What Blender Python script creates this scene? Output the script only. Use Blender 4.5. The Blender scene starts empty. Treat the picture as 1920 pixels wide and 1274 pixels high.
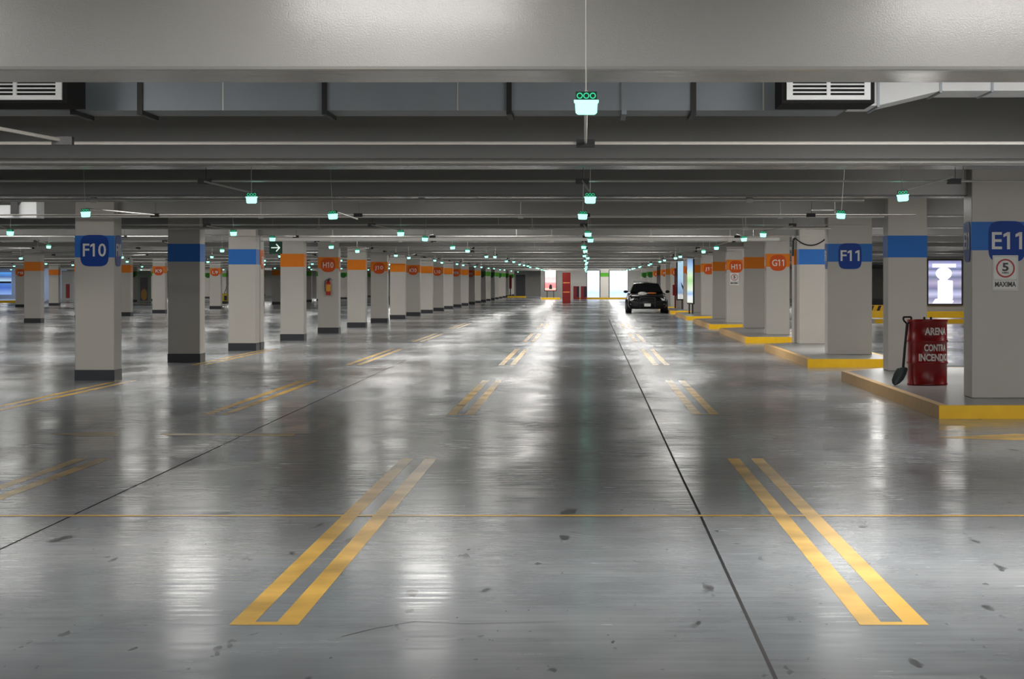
import bpy, bmesh, math, random
from mathutils import Vector, Matrix
random.seed(7)
PI = math.pi
U = 7.0                      # metres in one depth unit (floor row y of the photo = 527 + 1000/d)
S = bpy.context.scene
COL = S.collection

# ------------------------------------------------------------------ camera, world, exposure
cam = bpy.data.cameras.new('camera'); camo = bpy.data.objects.new('camera', cam); COL.objects.link(camo)
camo.location = (0, 0, 1.55); camo.rotation_euler = (PI/2, 0, 0)
cam.sensor_width = 36; cam.lens = 36*645.16*U/1920
cam.shift_x = -(1098-960)/1920; cam.shift_y = -(637-527)/1920
cam.clip_start = .1; cam.clip_end = 600
S.camera = camo
w = bpy.data.worlds.new('world'); S.world = w; w.use_nodes = True
w.node_tree.nodes['Background'].inputs[0].default_value = (.75, .85, 1, 1)
w.node_tree.nodes['Background'].inputs[1].default_value = .0
S.view_settings.view_transform = 'Standard'; S.view_settings.look = 'None'
S.view_settings.gamma = 1; S.view_settings.use_curve_mapping = False
S.view_settings.exposure = -0.25
S.cycles.use_light_tree = True
S.cycles.max_bounces = 8; S.cycles.diffuse_bounces = 4; S.cycles.glossy_bounces = 4
S.cycles.sample_clamp_indirect = 6
try:
    S.cycles.use_denoising = True
except Exception: pass

# column front-face depths (units), index k
def D(k):
    t = {-4: -.87, -3: .37, -2: 1.62, -1: 2.87, 0: 4.105, 1: 5.35, 2: 6.54, 3: 7.65, 4: 8.95}
    return t[k] if k in t else 8.95 + 1.255*(k-4)
BEAM_Z, SLAB_Z = 2.57, 3.22

# ------------------------------------------------------------------ the tube lights (one row of fluorescent tubes per lit bay)
PW = 62.0
def tube_light(x, y, z, length, power):
    l = bpy.data.lights.new('fluorescent_light', 'AREA'); l.shape = 'RECTANGLE'
    l.size = length; l.size_y = .6; l.energy = power; l.color = (1, .975, .935)
    o = bpy.data.objects.new('fluorescent_light', l); COL.objects.link(o)
    o.location = (x, y, z)
    l = bpy.data.lights.new('tube_glow', 'POINT'); l.energy = power*.45; l.shadow_soft_size = .35; l.color = (1, .975, .935)
    g = bpy.data.objects.new('tube_glow', l); COL.objects.link(g); g.location = (x, y, z-.2)      # the bare tube also shines sideways and up
    return o
LIT = [(-3, [-6.6, -3.78, -.94, 1.9, 4.74], .86, .36, 1.2), (-2, [-4.0, 1.8, 2.9, 4.2], .2, 1.5, 1.0), (-4, [-8, -4, 0, 4, 8], .5, .8, 1.2), (-1, [5.0, 8.0], .28, 1.2, 1.2), (1, [5.0, 8.2], .35, 1.2, 1.2),
       (0, [-15.2, -11.9, -8.6, -5.4, -2.2, 3.5, 7, 10.5], .50, .8, 2.2),
       (2, [-17, -14.3, -11.7, -9.2, -4.5, -1.9, 2.0, 5.9, 7.5, 10.5], .40, 1.35, 1.2)]
FIXT = []
# added fill light: unseen glowing panes behind the camera, to brighten pillar fronts
FILL_PANES = [(-25+i*5.2, 4.8) for i in range(9)]
for x, w_ in FILL_PANES:
    l = bpy.data.lights.new('pane_fill_light', 'AREA'); l.shape = 'RECTANGLE'; l.size = w_; l.size_y = .9; l.energy = 90; l.color = (.97, .98, 1)
    o = bpy.data.objects.new('pane_fill_light', l); COL.objects.link(o); o.location = (x, -13.85, 2.0); o.rotation_euler = (PI/2, 0, 0)
for k, xs, fr, p, ln in LIT:
    y = U*(D(k) + (D(k+1)-D(k))*fr)
    for x in xs:
        tube_light(x, y, 3.06, ln, PW*p); FIXT.append((x, y, ln))
for x in (-3.9, -.94, 2.15):           # the tubes of the nearest row shine sideways onto the beam in front of them
    l = bpy.data.lights.new('tube_side_glow', 'AREA'); l.shape = 'RECTANGLE'; l.size = 1.15; l.size_y = .12; l.energy = 10; l.color = (1, .98, .95)
    o = bpy.data.objects.new('tube_side_glow', l); COL.objects.link(o); o.location = (x, U*1.53, 3.0); o.rotation_euler = (PI/2, 0, 0)
for k in (3, 4, 5, 6, 7, 8, 9, 10, 11, 12, 13, 15, 17, 19, 20, 21, 23, 24):
    y = U*(D(k) + (D(k+1)-D(k))*.5)
    dim = .42 if (k % 2 == 0 and k < 13) else 1.0
    for x in ((-33, -27, -21, -15, -10, -4.6, -1.6, 2.0, 7, 13, 19) if k < 12 else (-48, -36, -24, -12, -3, 2.4, 12)):
        L = 1.5 if k < 12 else 3.0
        tube_light(x, y, 3.06, L, PW*dim*(1.5 if k < 12 else 2.6)); FIXT.append((x, y, L))

# ------------------------------------------------------------------ helpers
def hexc(r, g, b):
    f = lambda c: ((c/255)/12.92 if c/255 <= .04045 else ((c/255+.055)/1.055)**2.4)
    return (f(r), f(g), f(b), 1)
MATS = {}
def mat(name, col, rough=.5, metal=0, noise=.0, nscale=4, bump=0, bscale=40, emit=None, es=1, spec=.5, rvar=0):
    if name in MATS: return MATS[name]
    m = bpy.data.materials.new(name); m.use_nodes = True; nt = m.node_tree; b = nt.nodes['Principled BSDF']
    b.inputs['Base Color'].default_value = col; b.inputs['Roughness'].default_value = rough
    b.inputs['Metallic'].default_value = metal; b.inputs['Specular IOR Level'].default_value = spec
    tc = nt.nodes.new('ShaderNodeTexCoord')
    if noise or rvar:
        n = nt.nodes.new('ShaderNodeTexNoise'); n.inputs['Scale'].default_value = nscale; n.inputs['Detail'].default_value = 6
        nt.links.new(tc.outputs['Object'], n.inputs['Vector'])
    if noise:
        mx = nt.nodes.new('ShaderNodeMix'); mx.data_type = 'RGBA'
        mx.inputs[6].default_value = tuple(c*(1-noise) for c in col[:3])+(1,)
        mx.inputs[7].default_value = tuple(min(1, c*(1+noise)) for c in col[:3])+(1,)
        nt.links.new(n.outputs['Fac'], mx.inputs[0]); nt.links.new(mx.outputs[2], b.inputs['Base Color'])
    if rvar:
        mr = nt.nodes.new('ShaderNodeMapRange'); mr.inputs[3].default_value = rough-rvar; mr.inputs[4].default_value = rough+rvar
        nt.links.new(n.outputs['Fac'], mr.inputs[0]); nt.links.new(mr.outputs[0], b.inputs['Roughness'])
    if bump:
        n2 = nt.nodes.new('ShaderNodeTexNoise'); n2.inputs['Scale'].default_value = bscale; n2.inputs['Detail'].default_value = 3
        nt.links.new(tc.outputs['Object'], n2.inputs['Vector'])
        bp = nt.nodes.new('ShaderNodeBump'); bp.inputs['Strength'].default_value = bump; bp.inputs['Distance'].default_value = .01
        nt.links.new(n2.outputs['Fac'], bp.inputs['Height']); nt.links.new(bp.outputs[0], b.inputs['Normal'])
    if emit:
        b.inputs['Emission Color'].default_value = emit; b.inputs['Emission Strength'].default_value = es
    MATS[name] = m
    return m

def box(bm, x0, x1, y0, y1, z0, z1):
    v = [bm.verts.new(p) for p in ((x0,y0,z0),(x1,y0,z0),(x1,y1,z0),(x0,y1,z0),(x0,y0,z1),(x1,y0,z1),(x1,y1,z1),(x0,y1,z1))]
    for f in ((0,3,2,1),(4,5,6,7),(0,1,5,4),(1,2,6,5),(2,3,7,6),(3,0,4,7)): bm.faces.new([v[i] for i in f])
def rod(bm, a, b, r, n=8, r2=None):
    a, b = Vector(a), Vector(b); d = b-a; q = d.to_track_quat('Z', 'Y'); r2 = r if r2 is None else r2
    A = [bm.verts.new(a + q @ Vector((math.cos(2*PI*i/n)*r, math.sin(2*PI*i/n)*r, 0))) for i in range(n)]
    B = [bm.verts.new(b + q @ Vector((math.cos(2*PI*i/n)*r2, math.sin(2*PI*i/n)*r2, 0))) for i in range(n)]
    for i in range(n): bm.faces.new((A[i], A[(i+1)%n], B[(i+1)%n], B[i]))
    bm.faces.new(A[::-1]); bm.faces.new(B)
def tube(bm, pts, r, n=8):
    for a, b in zip(pts, pts[1:]): rod(bm, a, b, r, n)
def lathe(bm, prof, n=40, c=(0, 0)):
    rings = [[bm.verts.new((c[0]+r*math.cos(2*PI*i/n), c[1]+r*math.sin(2*PI*i/n), z)) for i in range(n)] for r, z in prof]
    for A, B in zip(rings, rings[1:]):
        for i in range(n): bm.faces.new((A[i], A[(i+1)%n], B[(i+1)%n], B[i]))
    bm.faces.new(rings[0][::-1]); bm.faces.new(rings[-1])
def prism(bm, pts, z0, z1):
    A = [bm.verts.new((x, y, z0)) for x, y in pts]; B = [bm.verts.new((x, y, z1)) for x, y in pts]; n = len(pts)
    for i in range(n): bm.faces.new((A[i], A[(i+1)%n], B[(i+1)%n], B[i]))
    bm.faces.new(A[::-1]); bm.faces.new(B)
def slabxz(bm, pts, y0, y1):      # a plate: outline in x,z, thickness in y
    A = [bm.verts.new((x, y0, z)) for x, z in pts]; B = [bm.verts.new((x, y1, z)) for x, z in pts]; n = len(pts)
    for i in range(n): bm.faces.new((A[i], B[i], B[(i+1)%n], A[(i+1)%n]))
    bm.faces.new(A); bm.faces.new(B[::-1])
def fin(bm, name, bevel=0, smooth=False):
    bmesh.ops.recalc_face_normals(bm, faces=bm.faces)
    if bevel: bmesh.ops.bevel(bm, geom=list(bm.edges), offset=bevel, segments=2, affect='EDGES', profile=.5)
    me = bpy.data.meshes.new(name); bm.to_mesh(me); bm.free()
    if smooth:
        for p in me.polygons: p.use_smooth = True
        me.set_sharp_from_angle(angle=math.radians(40))
    return me
def obj(name, bm, m, parent=None, loc=None, bevel=0, smooth=False, label=None):
    me = fin(bm, name, bevel, smooth) if isinstance(bm, bmesh.types.BMesh) else bm
    if not me.materials: me.materials.append(m)
    o = bpy.data.objects.new(name, me); COL.objects.link(o)
    if parent: o.parent = parent
    if loc: o.location = loc
    if label: o['label'] = label
    return o
def tag(o, label, cat, group=None):
    o['label'] = label; o['category'] = cat
    if group: o['group'] = group
    return o
def thing(name, label, cat, loc=(0, 0, 0), group=None):
    o = bpy.data.objects.new(name, None); COL.objects.link(o); o.location = loc; o.empty_display_size = .1
    return tag(o, label, cat, group)
def struct(name, bm, m, bevel=0):
    o = obj(name, bm, m, bevel=bevel); o['kind'] = 'structure'; return o
def BM(): return bmesh.new()
FC = {}
def _curve_mesh(s, bold):
    c = bpy.data.curves.new('lettering', 'FONT'); c.body = s; c.size = 1; c.extrude = .004; c.offset = bold; c.resolution_u = 3
    o = bpy.data.objects.new('lettering', c); COL.objects.link(o)
    bpy.context.view_layer.update()
    me = bpy.data.meshes.new_from_object(o.evaluated_get(bpy.context.evaluated_depsgraph_get()))
    bpy.data.objects.remove(o); bpy.data.curves.remove(c)
    return me
def text_mesh(s, height, width=None, bold=.0):
    """flat lettering as a mesh: x to the right, z up, centred; extruded a little in y"""
    key = (s, height, width, bold)
    if key in FC: return FC[key]
    me = _curve_mesh(s, bold)
    if '1' in s:                       # the digit one carries a short slanting flag
        bm = bmesh.new(); bm.from_mesh(me)
        for i, ch in enumerate(s):
            if ch == '1':
                pm = _curve_mesh(s[:i+1], bold); xr = max(v.co.x for v in pm.vertices); zt = max(v.co.y for v in me.vertices); bpy.data.meshes.remove(pm)
                wv = .10 + bold*2
                q = [(xr-wv*.9, zt), (xr-wv*.35, zt), (xr-wv*.9, zt-.13-bold), (xr-wv-.15, zt-.20-bold), (xr-wv-.15, zt-.09)]
                bm.faces.new([bm.verts.new((x, y, .004)) for x, y in q[::1]])
        bm.to_mesh(me); bm.free()
    xs = [v.co.x for v in me.vertices]; ys = [v.co.y for v in me.vertices]
    sy = height/(max(ys)-min(ys)); sx = sy if width is None else width/(max(xs)-min(xs))
    cx, cy = (max(xs)+min(xs))/2, (max(ys)+min(ys))/2
    for v in me.vertices: v.co = Vector(((v.co.x-cx)*sx, -v.co.z, (v.co.y-cy)*sy))
    me.name = 'lettering'; FC[key] = me
    return me
ORD = ['first', 'second', 'third', 'fourth', 'fifth', 'sixth', 'seventh', 'eighth', 'ninth', 'tenth', 'eleventh', 'twelfth', 'thirteenth',
       'fourteenth', 'fifteenth', 'sixteenth', 'seventeenth', 'eighteenth', 'nineteenth', 'twentieth', 'twenty-first', 'twenty-second',
       'twenty-third', 'twenty-fourth', 'twenty-fifth', 'twenty-sixth', 'twenty-seventh', 'twenty-eighth', 'twenty-ninth', 'thirtieth']

# ------------------------------------------------------------------ materials
def floor_material():
    m = bpy.data.materials.new('polished_concrete'); m.use_nodes = True; nt = m.node_tree; N = nt.nodes; L = nt.links
    b = N['Principled BSDF']; tc = N.new('ShaderNodeTexCoord')
    def noise(sx, sy, scale, det, dist=0.0):
        mp = N.new('ShaderNodeMapping'); mp.inputs['Scale'].default_value = (sx, sy, 1); L.new(tc.outputs['Object'], mp.inputs[0])
        n = N.new('ShaderNodeTexNoise'); n.inputs['Scale'].default_value = scale; n.inputs['Detail'].default_value = det
        n.inputs['Distortion'].default_value = dist; L.new(mp.outputs[0], n.inputs['Vector']); return n.outputs['Fac']
    def ramp(src, *stops):
        r = N.new('ShaderNodeValToRGB'); e = r.color_ramp.elements
        while len(e) < len(stops): e.new(.5)
        for el, (p, c) in zip(e, stops): el.position = p; el.color = (c, c, c, 1) if not isinstance(c, tuple) else c
        L.new(src, r.inputs[0]); return r.outputs['Color']
    def mul(a, c, fac=1.0, mode='MULTIPLY'):
        x = N.new('ShaderNodeMix'); x.data_type = 'RGBA'; x.blend_type = mode; x.inputs[0].default_value = fac
        L.new(a, x.inputs[6]); L.new(c, x.inputs[7]); return x.outputs[2]
    def rng(src, a, b, c, d):
        r = N.new('ShaderNodeMapRange'); r.inputs[1].default_value = a; r.inputs[2].default_value = b
        r.inputs[3].default_value = c; r.inputs[4].default_value = d; L.new(src, r.inputs[0]); return r.outputs[0]
    def mixc(fac, A, B):
        x = N.new('ShaderNodeMix'); x.data_type = 'RGBA'; L.new(fac, x.inputs[0])
        for i, v in ((6, A), (7, B)):
            if isinstance(v, tuple): x.inputs[i].default_value = v
            else: L.new(v, x.inputs[i])
        return x.outputs[2]
    c = mixc(rng(noise(1, .4, .45, 4), .35, .65, 0, 1), (.285, .315, .345, 1), (.36, .37, .37, 1))
    c = mixc(rng(noise(1, .5, 1.7, 3), .2, .8, .75, 0), c, (.16, .175, .19, 1))        # cloudy wear
    c = mixc(rng(noise(1, .22, 5.5, 3), .30, .335, .85, 0), c, (.045, .045, .05, 1))      # small oil spots
    c = mixc(rng(noise(1, .3, 14, 2), .25, .29, .8, 0), c, (.05, .05, .055, 1))           # tiny specks
    L.new(c, b.inputs['Base Color'])
    r1 = rng(noise(1, .3, 1.2, 3), .3, .7, .12, .25)
    fine = rng(noise(.3, 2.2, 5.0, 4), .3, .7, -.05, .07)
    ad = N.new('ShaderNodeMath'); ad.operation = 'ADD'; L.new(r1, ad.inputs[0]); L.new(fine, ad.inputs[1]); r1 = ad.outputs[0]
    L.new(r1, b.inputs['Roughness'])
    b.inputs['IOR'].default_value = 1.5
    b.inputs['Specular IOR Level'].default_value = .8
    n1 = noise(.12, 1.0, 1.6, 3, 0)
    bp = N.new('ShaderNodeBump'); bp.inputs['Strength'].default_value = .5; bp.inputs['Distance'].default_value = .003
    L.new(n1, bp.inputs['Height']); L.new(bp.outputs[0], b.inputs['Normal'])
    return m
M_floor = floor_material()
M_ceil = mat('grey_ceiling_concrete', hexc(150, 148, 144), .6, noise=.12, nscale=2)
M_beam = mat('painted_beam_concrete', hexc(147, 145, 141), .24, noise=.1, nscale=1.1, bump=.09, bscale=130, rvar=.06)
M_wall = mat('painted_wall', hexc(190, 188, 182), .5, noise=.06)
M_col = mat('white_column_paint', hexc(196, 191, 183), .38, noise=.05, nscale=2, bump=.06, bscale=50)
M_base = mat('black_skirting_paint', hexc(45, 47, 52), .4, noise=.15)
M_blue = mat('blue_band_paint', hexc(45, 118, 205), .38, noise=.05, spec=.2)
M_blueb = mat('deep_blue_badge_paint', hexc(10, 66, 158), .4, noise=.05, spec=.2)
M_or = mat('orange_band_paint', hexc(240, 134, 30), .38, noise=.05, spec=.2)
M_orb = mat('red_orange_badge_paint', hexc(222, 92, 28), .35, noise=.05, spec=.2)
M_gr = mat('green_band_paint', hexc(86, 165, 50), .38, noise=.05, spec=.2)
M_grb = mat('dark_green_badge_paint', hexc(50, 105, 45), .35, noise=.05, spec=.2)
M_white = mat('white_lettering_paint', hexc(238, 236, 230), .45, noise=.02)
M_galv = mat('galvanised_steel', hexc(138, 146, 153), .42, metal=.3, noise=.12, nscale=3)
M_duct = mat('white_duct_paint', hexc(236, 238, 240), .45, noise=.03)
M_dark = mat('black_plastic', hexc(22, 22, 24), .45, noise=.1)
M_void = mat('dark_slot', hexc(8, 8, 9), .8, noise=.1)
M_cond = mat('steel_conduit', hexc(205, 202, 196), .3, metal=.3, noise=.06)
M_pipe = mat('white_pipe_paint', hexc(215, 213, 208), .4, noise=.04)
M_yel = mat('yellow_kerb_paint', hexc(255, 192, 14), .42, noise=.18, nscale=5, bump=.1, bscale=25)
M_tan = mat('worn_cream_kerb_paint', hexc(226, 182, 116), .5, noise=.16, nscale=5, bump=.1, bscale=25)
M_isl = mat('kerb_top_concrete', hexc(150, 150, 148), .28, noise=.12, nscale=3)
M_red = mat('red_barrel_paint', hexc(140, 18, 22), .3, noise=.2, nscale=5)
M_redw = mat('dark_red_enamel', hexc(112, 16, 12), .45, noise=.1)
M_lampg = mat('glowing_green_diffuser', hexc(120, 255, 220), .4, emit=(.34, 1.0, .78, 1), es=2.3)
M_lamph = mat('green_lamp_housing', hexc(20, 60, 42), .4, noise=.1)
M_ring = mat('green_glowing_ring', hexc(60, 240, 170), .4, emit=(.03, .75, .35, 1), es=.8)

def line_paint():
    m = bpy.data.materials.new('yellow_line_paint'); m.use_nodes = True; nt = m.node_tree; N = nt.nodes; L = nt.links
    b = N['Principled BSDF']; tc = N.new('ShaderNodeTexCoord'); mp = N.new('ShaderNodeMapping'); mp.inputs['Scale'].default_value = (1, .8, 1)
    L.new(tc.outputs['Object'], mp.inputs[0]); n = N.new('ShaderNodeTexNoise'); n.inputs['Scale'].default_value = 1.6; n.inputs['Detail'].default_value = 7
    L.new(mp.outputs[0], n.inputs['Vector'])
    r = N.new('ShaderNodeValToRGB'); e = r.color_ramp.elements
    e[0].position = .32; e[0].color = hexc(176, 142, 70); e[1].position = .62; e[1].color = hexc(240, 192, 92)
    L.new(n.outputs['Fac'], r.inputs[0]); L.new(r.outputs[0], b.inputs['Base Color'])
    b.inputs['Roughness'].default_value = .26; b.inputs['Specular IOR Level'].default_value = .7
    return m
M_line = line_paint()

# ------------------------------------------------------------------ the shell
XL, XR, YN, YF = -62, 27, -14, 36.2*U
bm = BM(); box(bm, XL, XR, YN, YF, -.3, 0); struct('floor', bm, M_floor)
bm = BM(); box(bm, XL, XR, YN, YF, SLAB_Z, SLAB_Z+.25); struct('ceiling', bm, M_ceil)
bm = BM(); box(bm, XL-.3, XL, YN, YF, 0, SLAB_Z); struct('wall_left', bm, M_wall)
bm = BM(); box(bm, XR, XR+.3, YN, YF, 0, SLAB_Z); struct('wall_right', bm, M_wall)
bm = BM(); box(bm, XL, XR, YF, YF+.3, 0, SLAB_Z); struct('wall_back', bm, M_wall)
bm = BM(); box(bm, XL, XR, YN-.3, YN, 0, SLAB_Z); struct('wall_front', bm, M_wall)
for i, (x, w_) in enumerate(FILL_PANES):
    bm = BM(); box(bm, x-w_/2, x+w_/2, -14, -13.95, 1.5, 2.5)
    struct('window_%d' % (i+3), bm, mat('glowing_fill_pane', (.8, .85, .9, 1), .2, emit=(.9, .95, 1, 1), es=3))  # added panes, out of view, glowing only as fill for the pillar fronts
# partition beside the bright entrance, in front of the back wall
PY = 30.3*U
bm = BM(); box(bm, -3.95, .08, PY, PY+.3, 0, SLAB_Z); struct('wall_back_partition', bm, M_wall)
bm = BM(); box(bm, 13.0, XR, 14.2*U, 14.2*U+.3, 0, SLAB_Z); struct('wall_right_partition', bm, M_wall)
# beams (one structural member per column line)
tn = 1
for k in range(-4, 28):
    y0 = U*(D(k)+.045) if k > -2 else U*{-4: -.82, -3: .42, -2: 1.666}[k]
    y1 = y0 + .72
    if k == -1: y0, y1 = U*2.924, U*3.15
    bm = BM(); box(bm, XL, XR, y0, y1, BEAM_Z, SLAB_Z)
    struct('trim_%d' % tn, bm, M_beam, bevel=.02); tn += 1
# thin sawn joints in the floor slab
def joint(pts, wd):
    global tn
    bm = BM()
    for (x0, y0), (x1, y1) in zip(pts, pts[1:]):
        d = Vector((x1-x0, y1-y0)).normalized(); n = Vector((-d.y, d.x))*wd/2
        v = [bm.verts.new(p) for p in ((x0-n.x, y0-n.y, .0015), (x0+n.x, y0+n.y, .0015), (x1+n.x, y1+n.y, .0015), (x1-n.x, y1-n.y, .0015))]
        bm.faces.new(v)
    struct('trim_%d' % tn, bm, M_void); tn += 1
def fl(px, py):
    d = 1000/(py-527); return ((px-1098)*d/645.16, d*U)
joint([fl(1462, 1290), fl(1310, 960), fl(1283, 905), fl(1165, 652)], .016)
joint([fl(1165, 652), fl(1142, 600)], .02)
joint([fl(-30, 1045), fl(470, 810), fl(760, 676)], .012)
joint([fl(640, 1195), fl(700, 1180), fl(780, 1166), fl(870, 1171), fl(1040, 1167)], .005)
joint([(-9, U*8.7), (4, U*8.7)], .05)
joint([(5.6, U*6.25), (14, U*6.25)], .28)
joint([(5.6, U*8.7), (14, U*8.7)], .3)

# ------------------------------------------------------------------ painted floor markings
def marking(label, quads, loc=(0, 0), z=.0012, group=None):
    bm = BM()
    for q in quads: bm.faces.new([bm.verts.new((x, y, z)) for x, y in q])
    o = obj('floor_marking', bm, M_line); return tag(o, label, 'floor marking', group)
def rect(x0, x1, y0, y1): return [(x0, y0), (x1, y0), (x1, y1), (x0, y1)]
def bay_mark(xc, d0, d1, label, closed=True):
    y0, y1 = d0*U, d1*U; q = []
    q.append(rect(xc-.155, xc-.05, y0, y1)); q.append(rect(xc+.05, xc+.155, y0, y1))
    if closed: q.append(rect(xc-.05, xc+.05, y0, y0+.1))
    return marking(label, q, group='double yellow bay dividers')
rn = {-1.45: 'left of the centre bay', 1.39: 'right of the centre bay', -4.29: 'one bay further left', -7.13: 'two bays further left'}
sets = [(1.548, 3.0), (3.98, 5.35), (6.33, 7.8), (8.75, 10.15), (11.2, 12.6)]
for j, (d0, d1) in enumerate(sets):
    for x in ((-1.45, 1.39, -4.29, -7.13) if j < 3 else (-1.45, 1.39, -4.29)):
        if (j == 0 and x < -5): continue
        bay_mark(x, d0, d1, 'double yellow parking line %s, %s set from the front' % (rn[x], ORD[j]))
marking('thin yellow line running straight across the whole floor in the foreground', [rect(-14, 12, U*2.262, U*2.262+.1)], z=.0018)
marking('short faded yellow bar across the lane at left, pointed at its right end', [[fl(300, 813), fl(556, 813), fl(548, 819), fl(310, 817)]])
marking('faded yellow arrow head on the lane floor far left', [[fl(90, 814), fl(190, 810), fl(222, 812), fl(222, 818), fl(160, 819)]])
marking('yellow arrow head pointing left, on the lane in front of pillar E11', [[fl(1752, 821), fl(1905, 814), fl(1925, 815), fl(1925, 826), fl(1895, 826)]])

# ------------------------------------------------------------------ columns
MESH = {}
def cached(key, fn):
    if key not in MESH: MESH[key] = fn()
    return MESH[key]
def bmesh_box(*a, bevel=0):
    bm = BM(); box(bm, *a); return fin(bm, 'part', bevel)
def badge_mesh(wd, ht, square):
    pts = []
    if square:      # rounded square
        for i in range(48):
            t = 2*PI*i/48; c, s = math.cos(t), math.sin(t); e = 2/4.2
            pts.append((math.copysign(abs(c)**e, c)*wd/2, math.copysign(abs(s)**e, s)*ht/2))
    else:
        for i in range(40):
            t = 2*PI*i/40; c, s = math.cos(t), math.sin(t); e = 2/2.6
            pts.append((math.copysign(abs(c)**e, c)*wd/2, math.copysign(abs(s)**e, s)*ht/2))
    bm = BM(); slabxz(bm, pts, -.004, 0); return fin(bm, 'badge')
def place(name, me, m, parent, loc, rz=0):
    if not me.materials: me.materials.append(m)
    o = bpy.data.objects.new(name, me); COL.objects.link(o); o.parent = parent; o.location = loc; o.rotation_euler = (0, 0, rz); return o
def column(x0, wd, d, colour, code, label, z0=0, skirt=True, dp=.6, badge=True, side=None, top=SLAB_Z, side_only=False):
    bandm, badm = {'blue': (M_blue, M_blueb), 'orange': (M_or, M_orb), 'green': (M_gr, M_grb)}[colour]
    t = thing('pillar', label, 'pillar', (x0+wd/2, U*d, z0), 'square concrete parking pillars')
    h = top - z0
    place('shaft', cached(('sh', wd, dp, h), lambda: bmesh_box(-wd/2, wd/2, 0, dp, 0, h, bevel=.012)), M_col, t, (0, 0, 0))
    b0, b1 = 1.915-z0, 2.255-z0
    place('painted_band', cached(('bd', wd, dp, z0, colour), lambda: bmesh_box(-wd/2-.003, wd/2+.003, -.003, dp+.003, b0, b1)), bandm, t, (0, 0, 0))
    if skirt:
        place('skirting', cached(('sk', wd, dp), lambda: bmesh_box(-wd/2-.006, wd/2+.006, -.006, dp+.006, 0, .165)), M_base, t, (0, 0, 0))
    if badge:
        sq = colour == 'blue'
        bme = cached(('bg', colour), lambda: badge_mesh(.44 if sq else .43, .49 if sq else .42, sq))
        faces = [] if side_only else [((0, -.004, 2.02-z0), 0)]
        if side == 'right': faces.append(((wd/2+.004, dp/2, 2.02-z0), PI/2))
        if side == 'left': faces.append(((-wd/2-.004, dp/2, 2.02-z0), -PI/2))
        for loc, rz in faces:
            b = place('number_badge', bme, badm, t, loc, rz)
            if code:
                place('lettering', text_mesh(code, .205 if sq else .17, .36 if sq else .31, .012), M_white, b, (0, -.006, .0 if not sq else .01))
    return t
def colour_of(k): return 'blue' if k <= 3 else ('orange' if k < 17 else 'green')
R10 = {1: 'F10', 5: 'H10', 7: 'J10', 9: 'K10', 11: 'L10', 13: 'M10', 15: 'N10'}
R11 = {0: 'E11', 2: 'F11', 4: 'G11', 6: 'H11', 8: 'J11', 10: 'K11', 12: 'L11', 14: 'M11', 16: 'N11'}
R9 = {8: 'J9', 10: 'K9', 12: 'L9', 14: 'M9', 16: 'N9'}
R8 = {13: 'M8', 15: 'N8'}
def label_for(k, names, rowtxt, c, idx):
    if k in names: return '%s-banded white pillar lettered %s, %s' % (c, names[k], rowtxt)
    if (k-1) in names: return 'unlettered %s-banded pillar just behind %s, %s' % (c, names[k-1], rowtxt)
    if (k+1) in names: return 'unlettered %s-banded pillar just in front of %s, %s' % (c, names[k+1], rowtxt)
    return '%s-banded pillar, %s %s one of %s' % (c, ORD[idx], c, rowtxt)
def row(x0, wd, ks, names, rowtxt, par, skirt=True, z0=0, side=None, widths={}):
    cnt = {}
    for k in ks:
        c = colour_of(k); cnt[c] = cnt.get(c, -1)+1
        lab = label_for(k, names, rowtxt, c, cnt[c])
        w_ = widths.get(k, wd); xx = x0 - (.095 if k in widths else 0)
        column(xx, w_, D(k), c, names.get(k), lab, z0=z0 if k < 16 else 0, skirt=skirt, badge=(k % 2 == par and k != 3) or False,
               side=side if k < 8 else None)
row(-7.94, .61, [1, 2] + list(range(4, 26)), R10, 'row left of the lane', 1, side='right')
column(-7.94, .61, D(3), 'blue', None, 'unlettered blue-banded pillar in front of a narrow joint gap, row left of the lane', badge=False)
column(-7.94, .61, D(3)+.105, 'orange', 'G10', 'orange-banded pillar right behind the joint gap of its blue twin, row left of the lane', badge=True, side='right', side_only=True)
row(4.7, .61, [0, 1, 2, 4, 5, 6, 7, 8, 9, 10, 11, 12, 13, 14, 15], R11, 'row right of the lane', 0, skirt=False, z0=.15, side='left', widths={0: .84, 2: .84})
row(4.7, .61, [16, 18, 20], R11, 'row right of the lane', 0, skirt=False, z0=0)
column(4.75, .61, D(3), 'blue', None, 'unlettered blue-banded pillar with black cable at its top, row right of the lane', z0=.15, skirt=False, badge=False)
column(4.70, .61, D(3)+.105, 'orange', None, 'pale orange-banded pillar edge behind the joint gap of its blue twin on the right', z0=.15, skirt=False, badge=False)
row(-20.75, .61, list(range(7, 25)), R9, 'middle row on the left', 0)
row(-33.55, .61, list(range(12, 26)), R8, 'far row on the left', 1)

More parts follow.
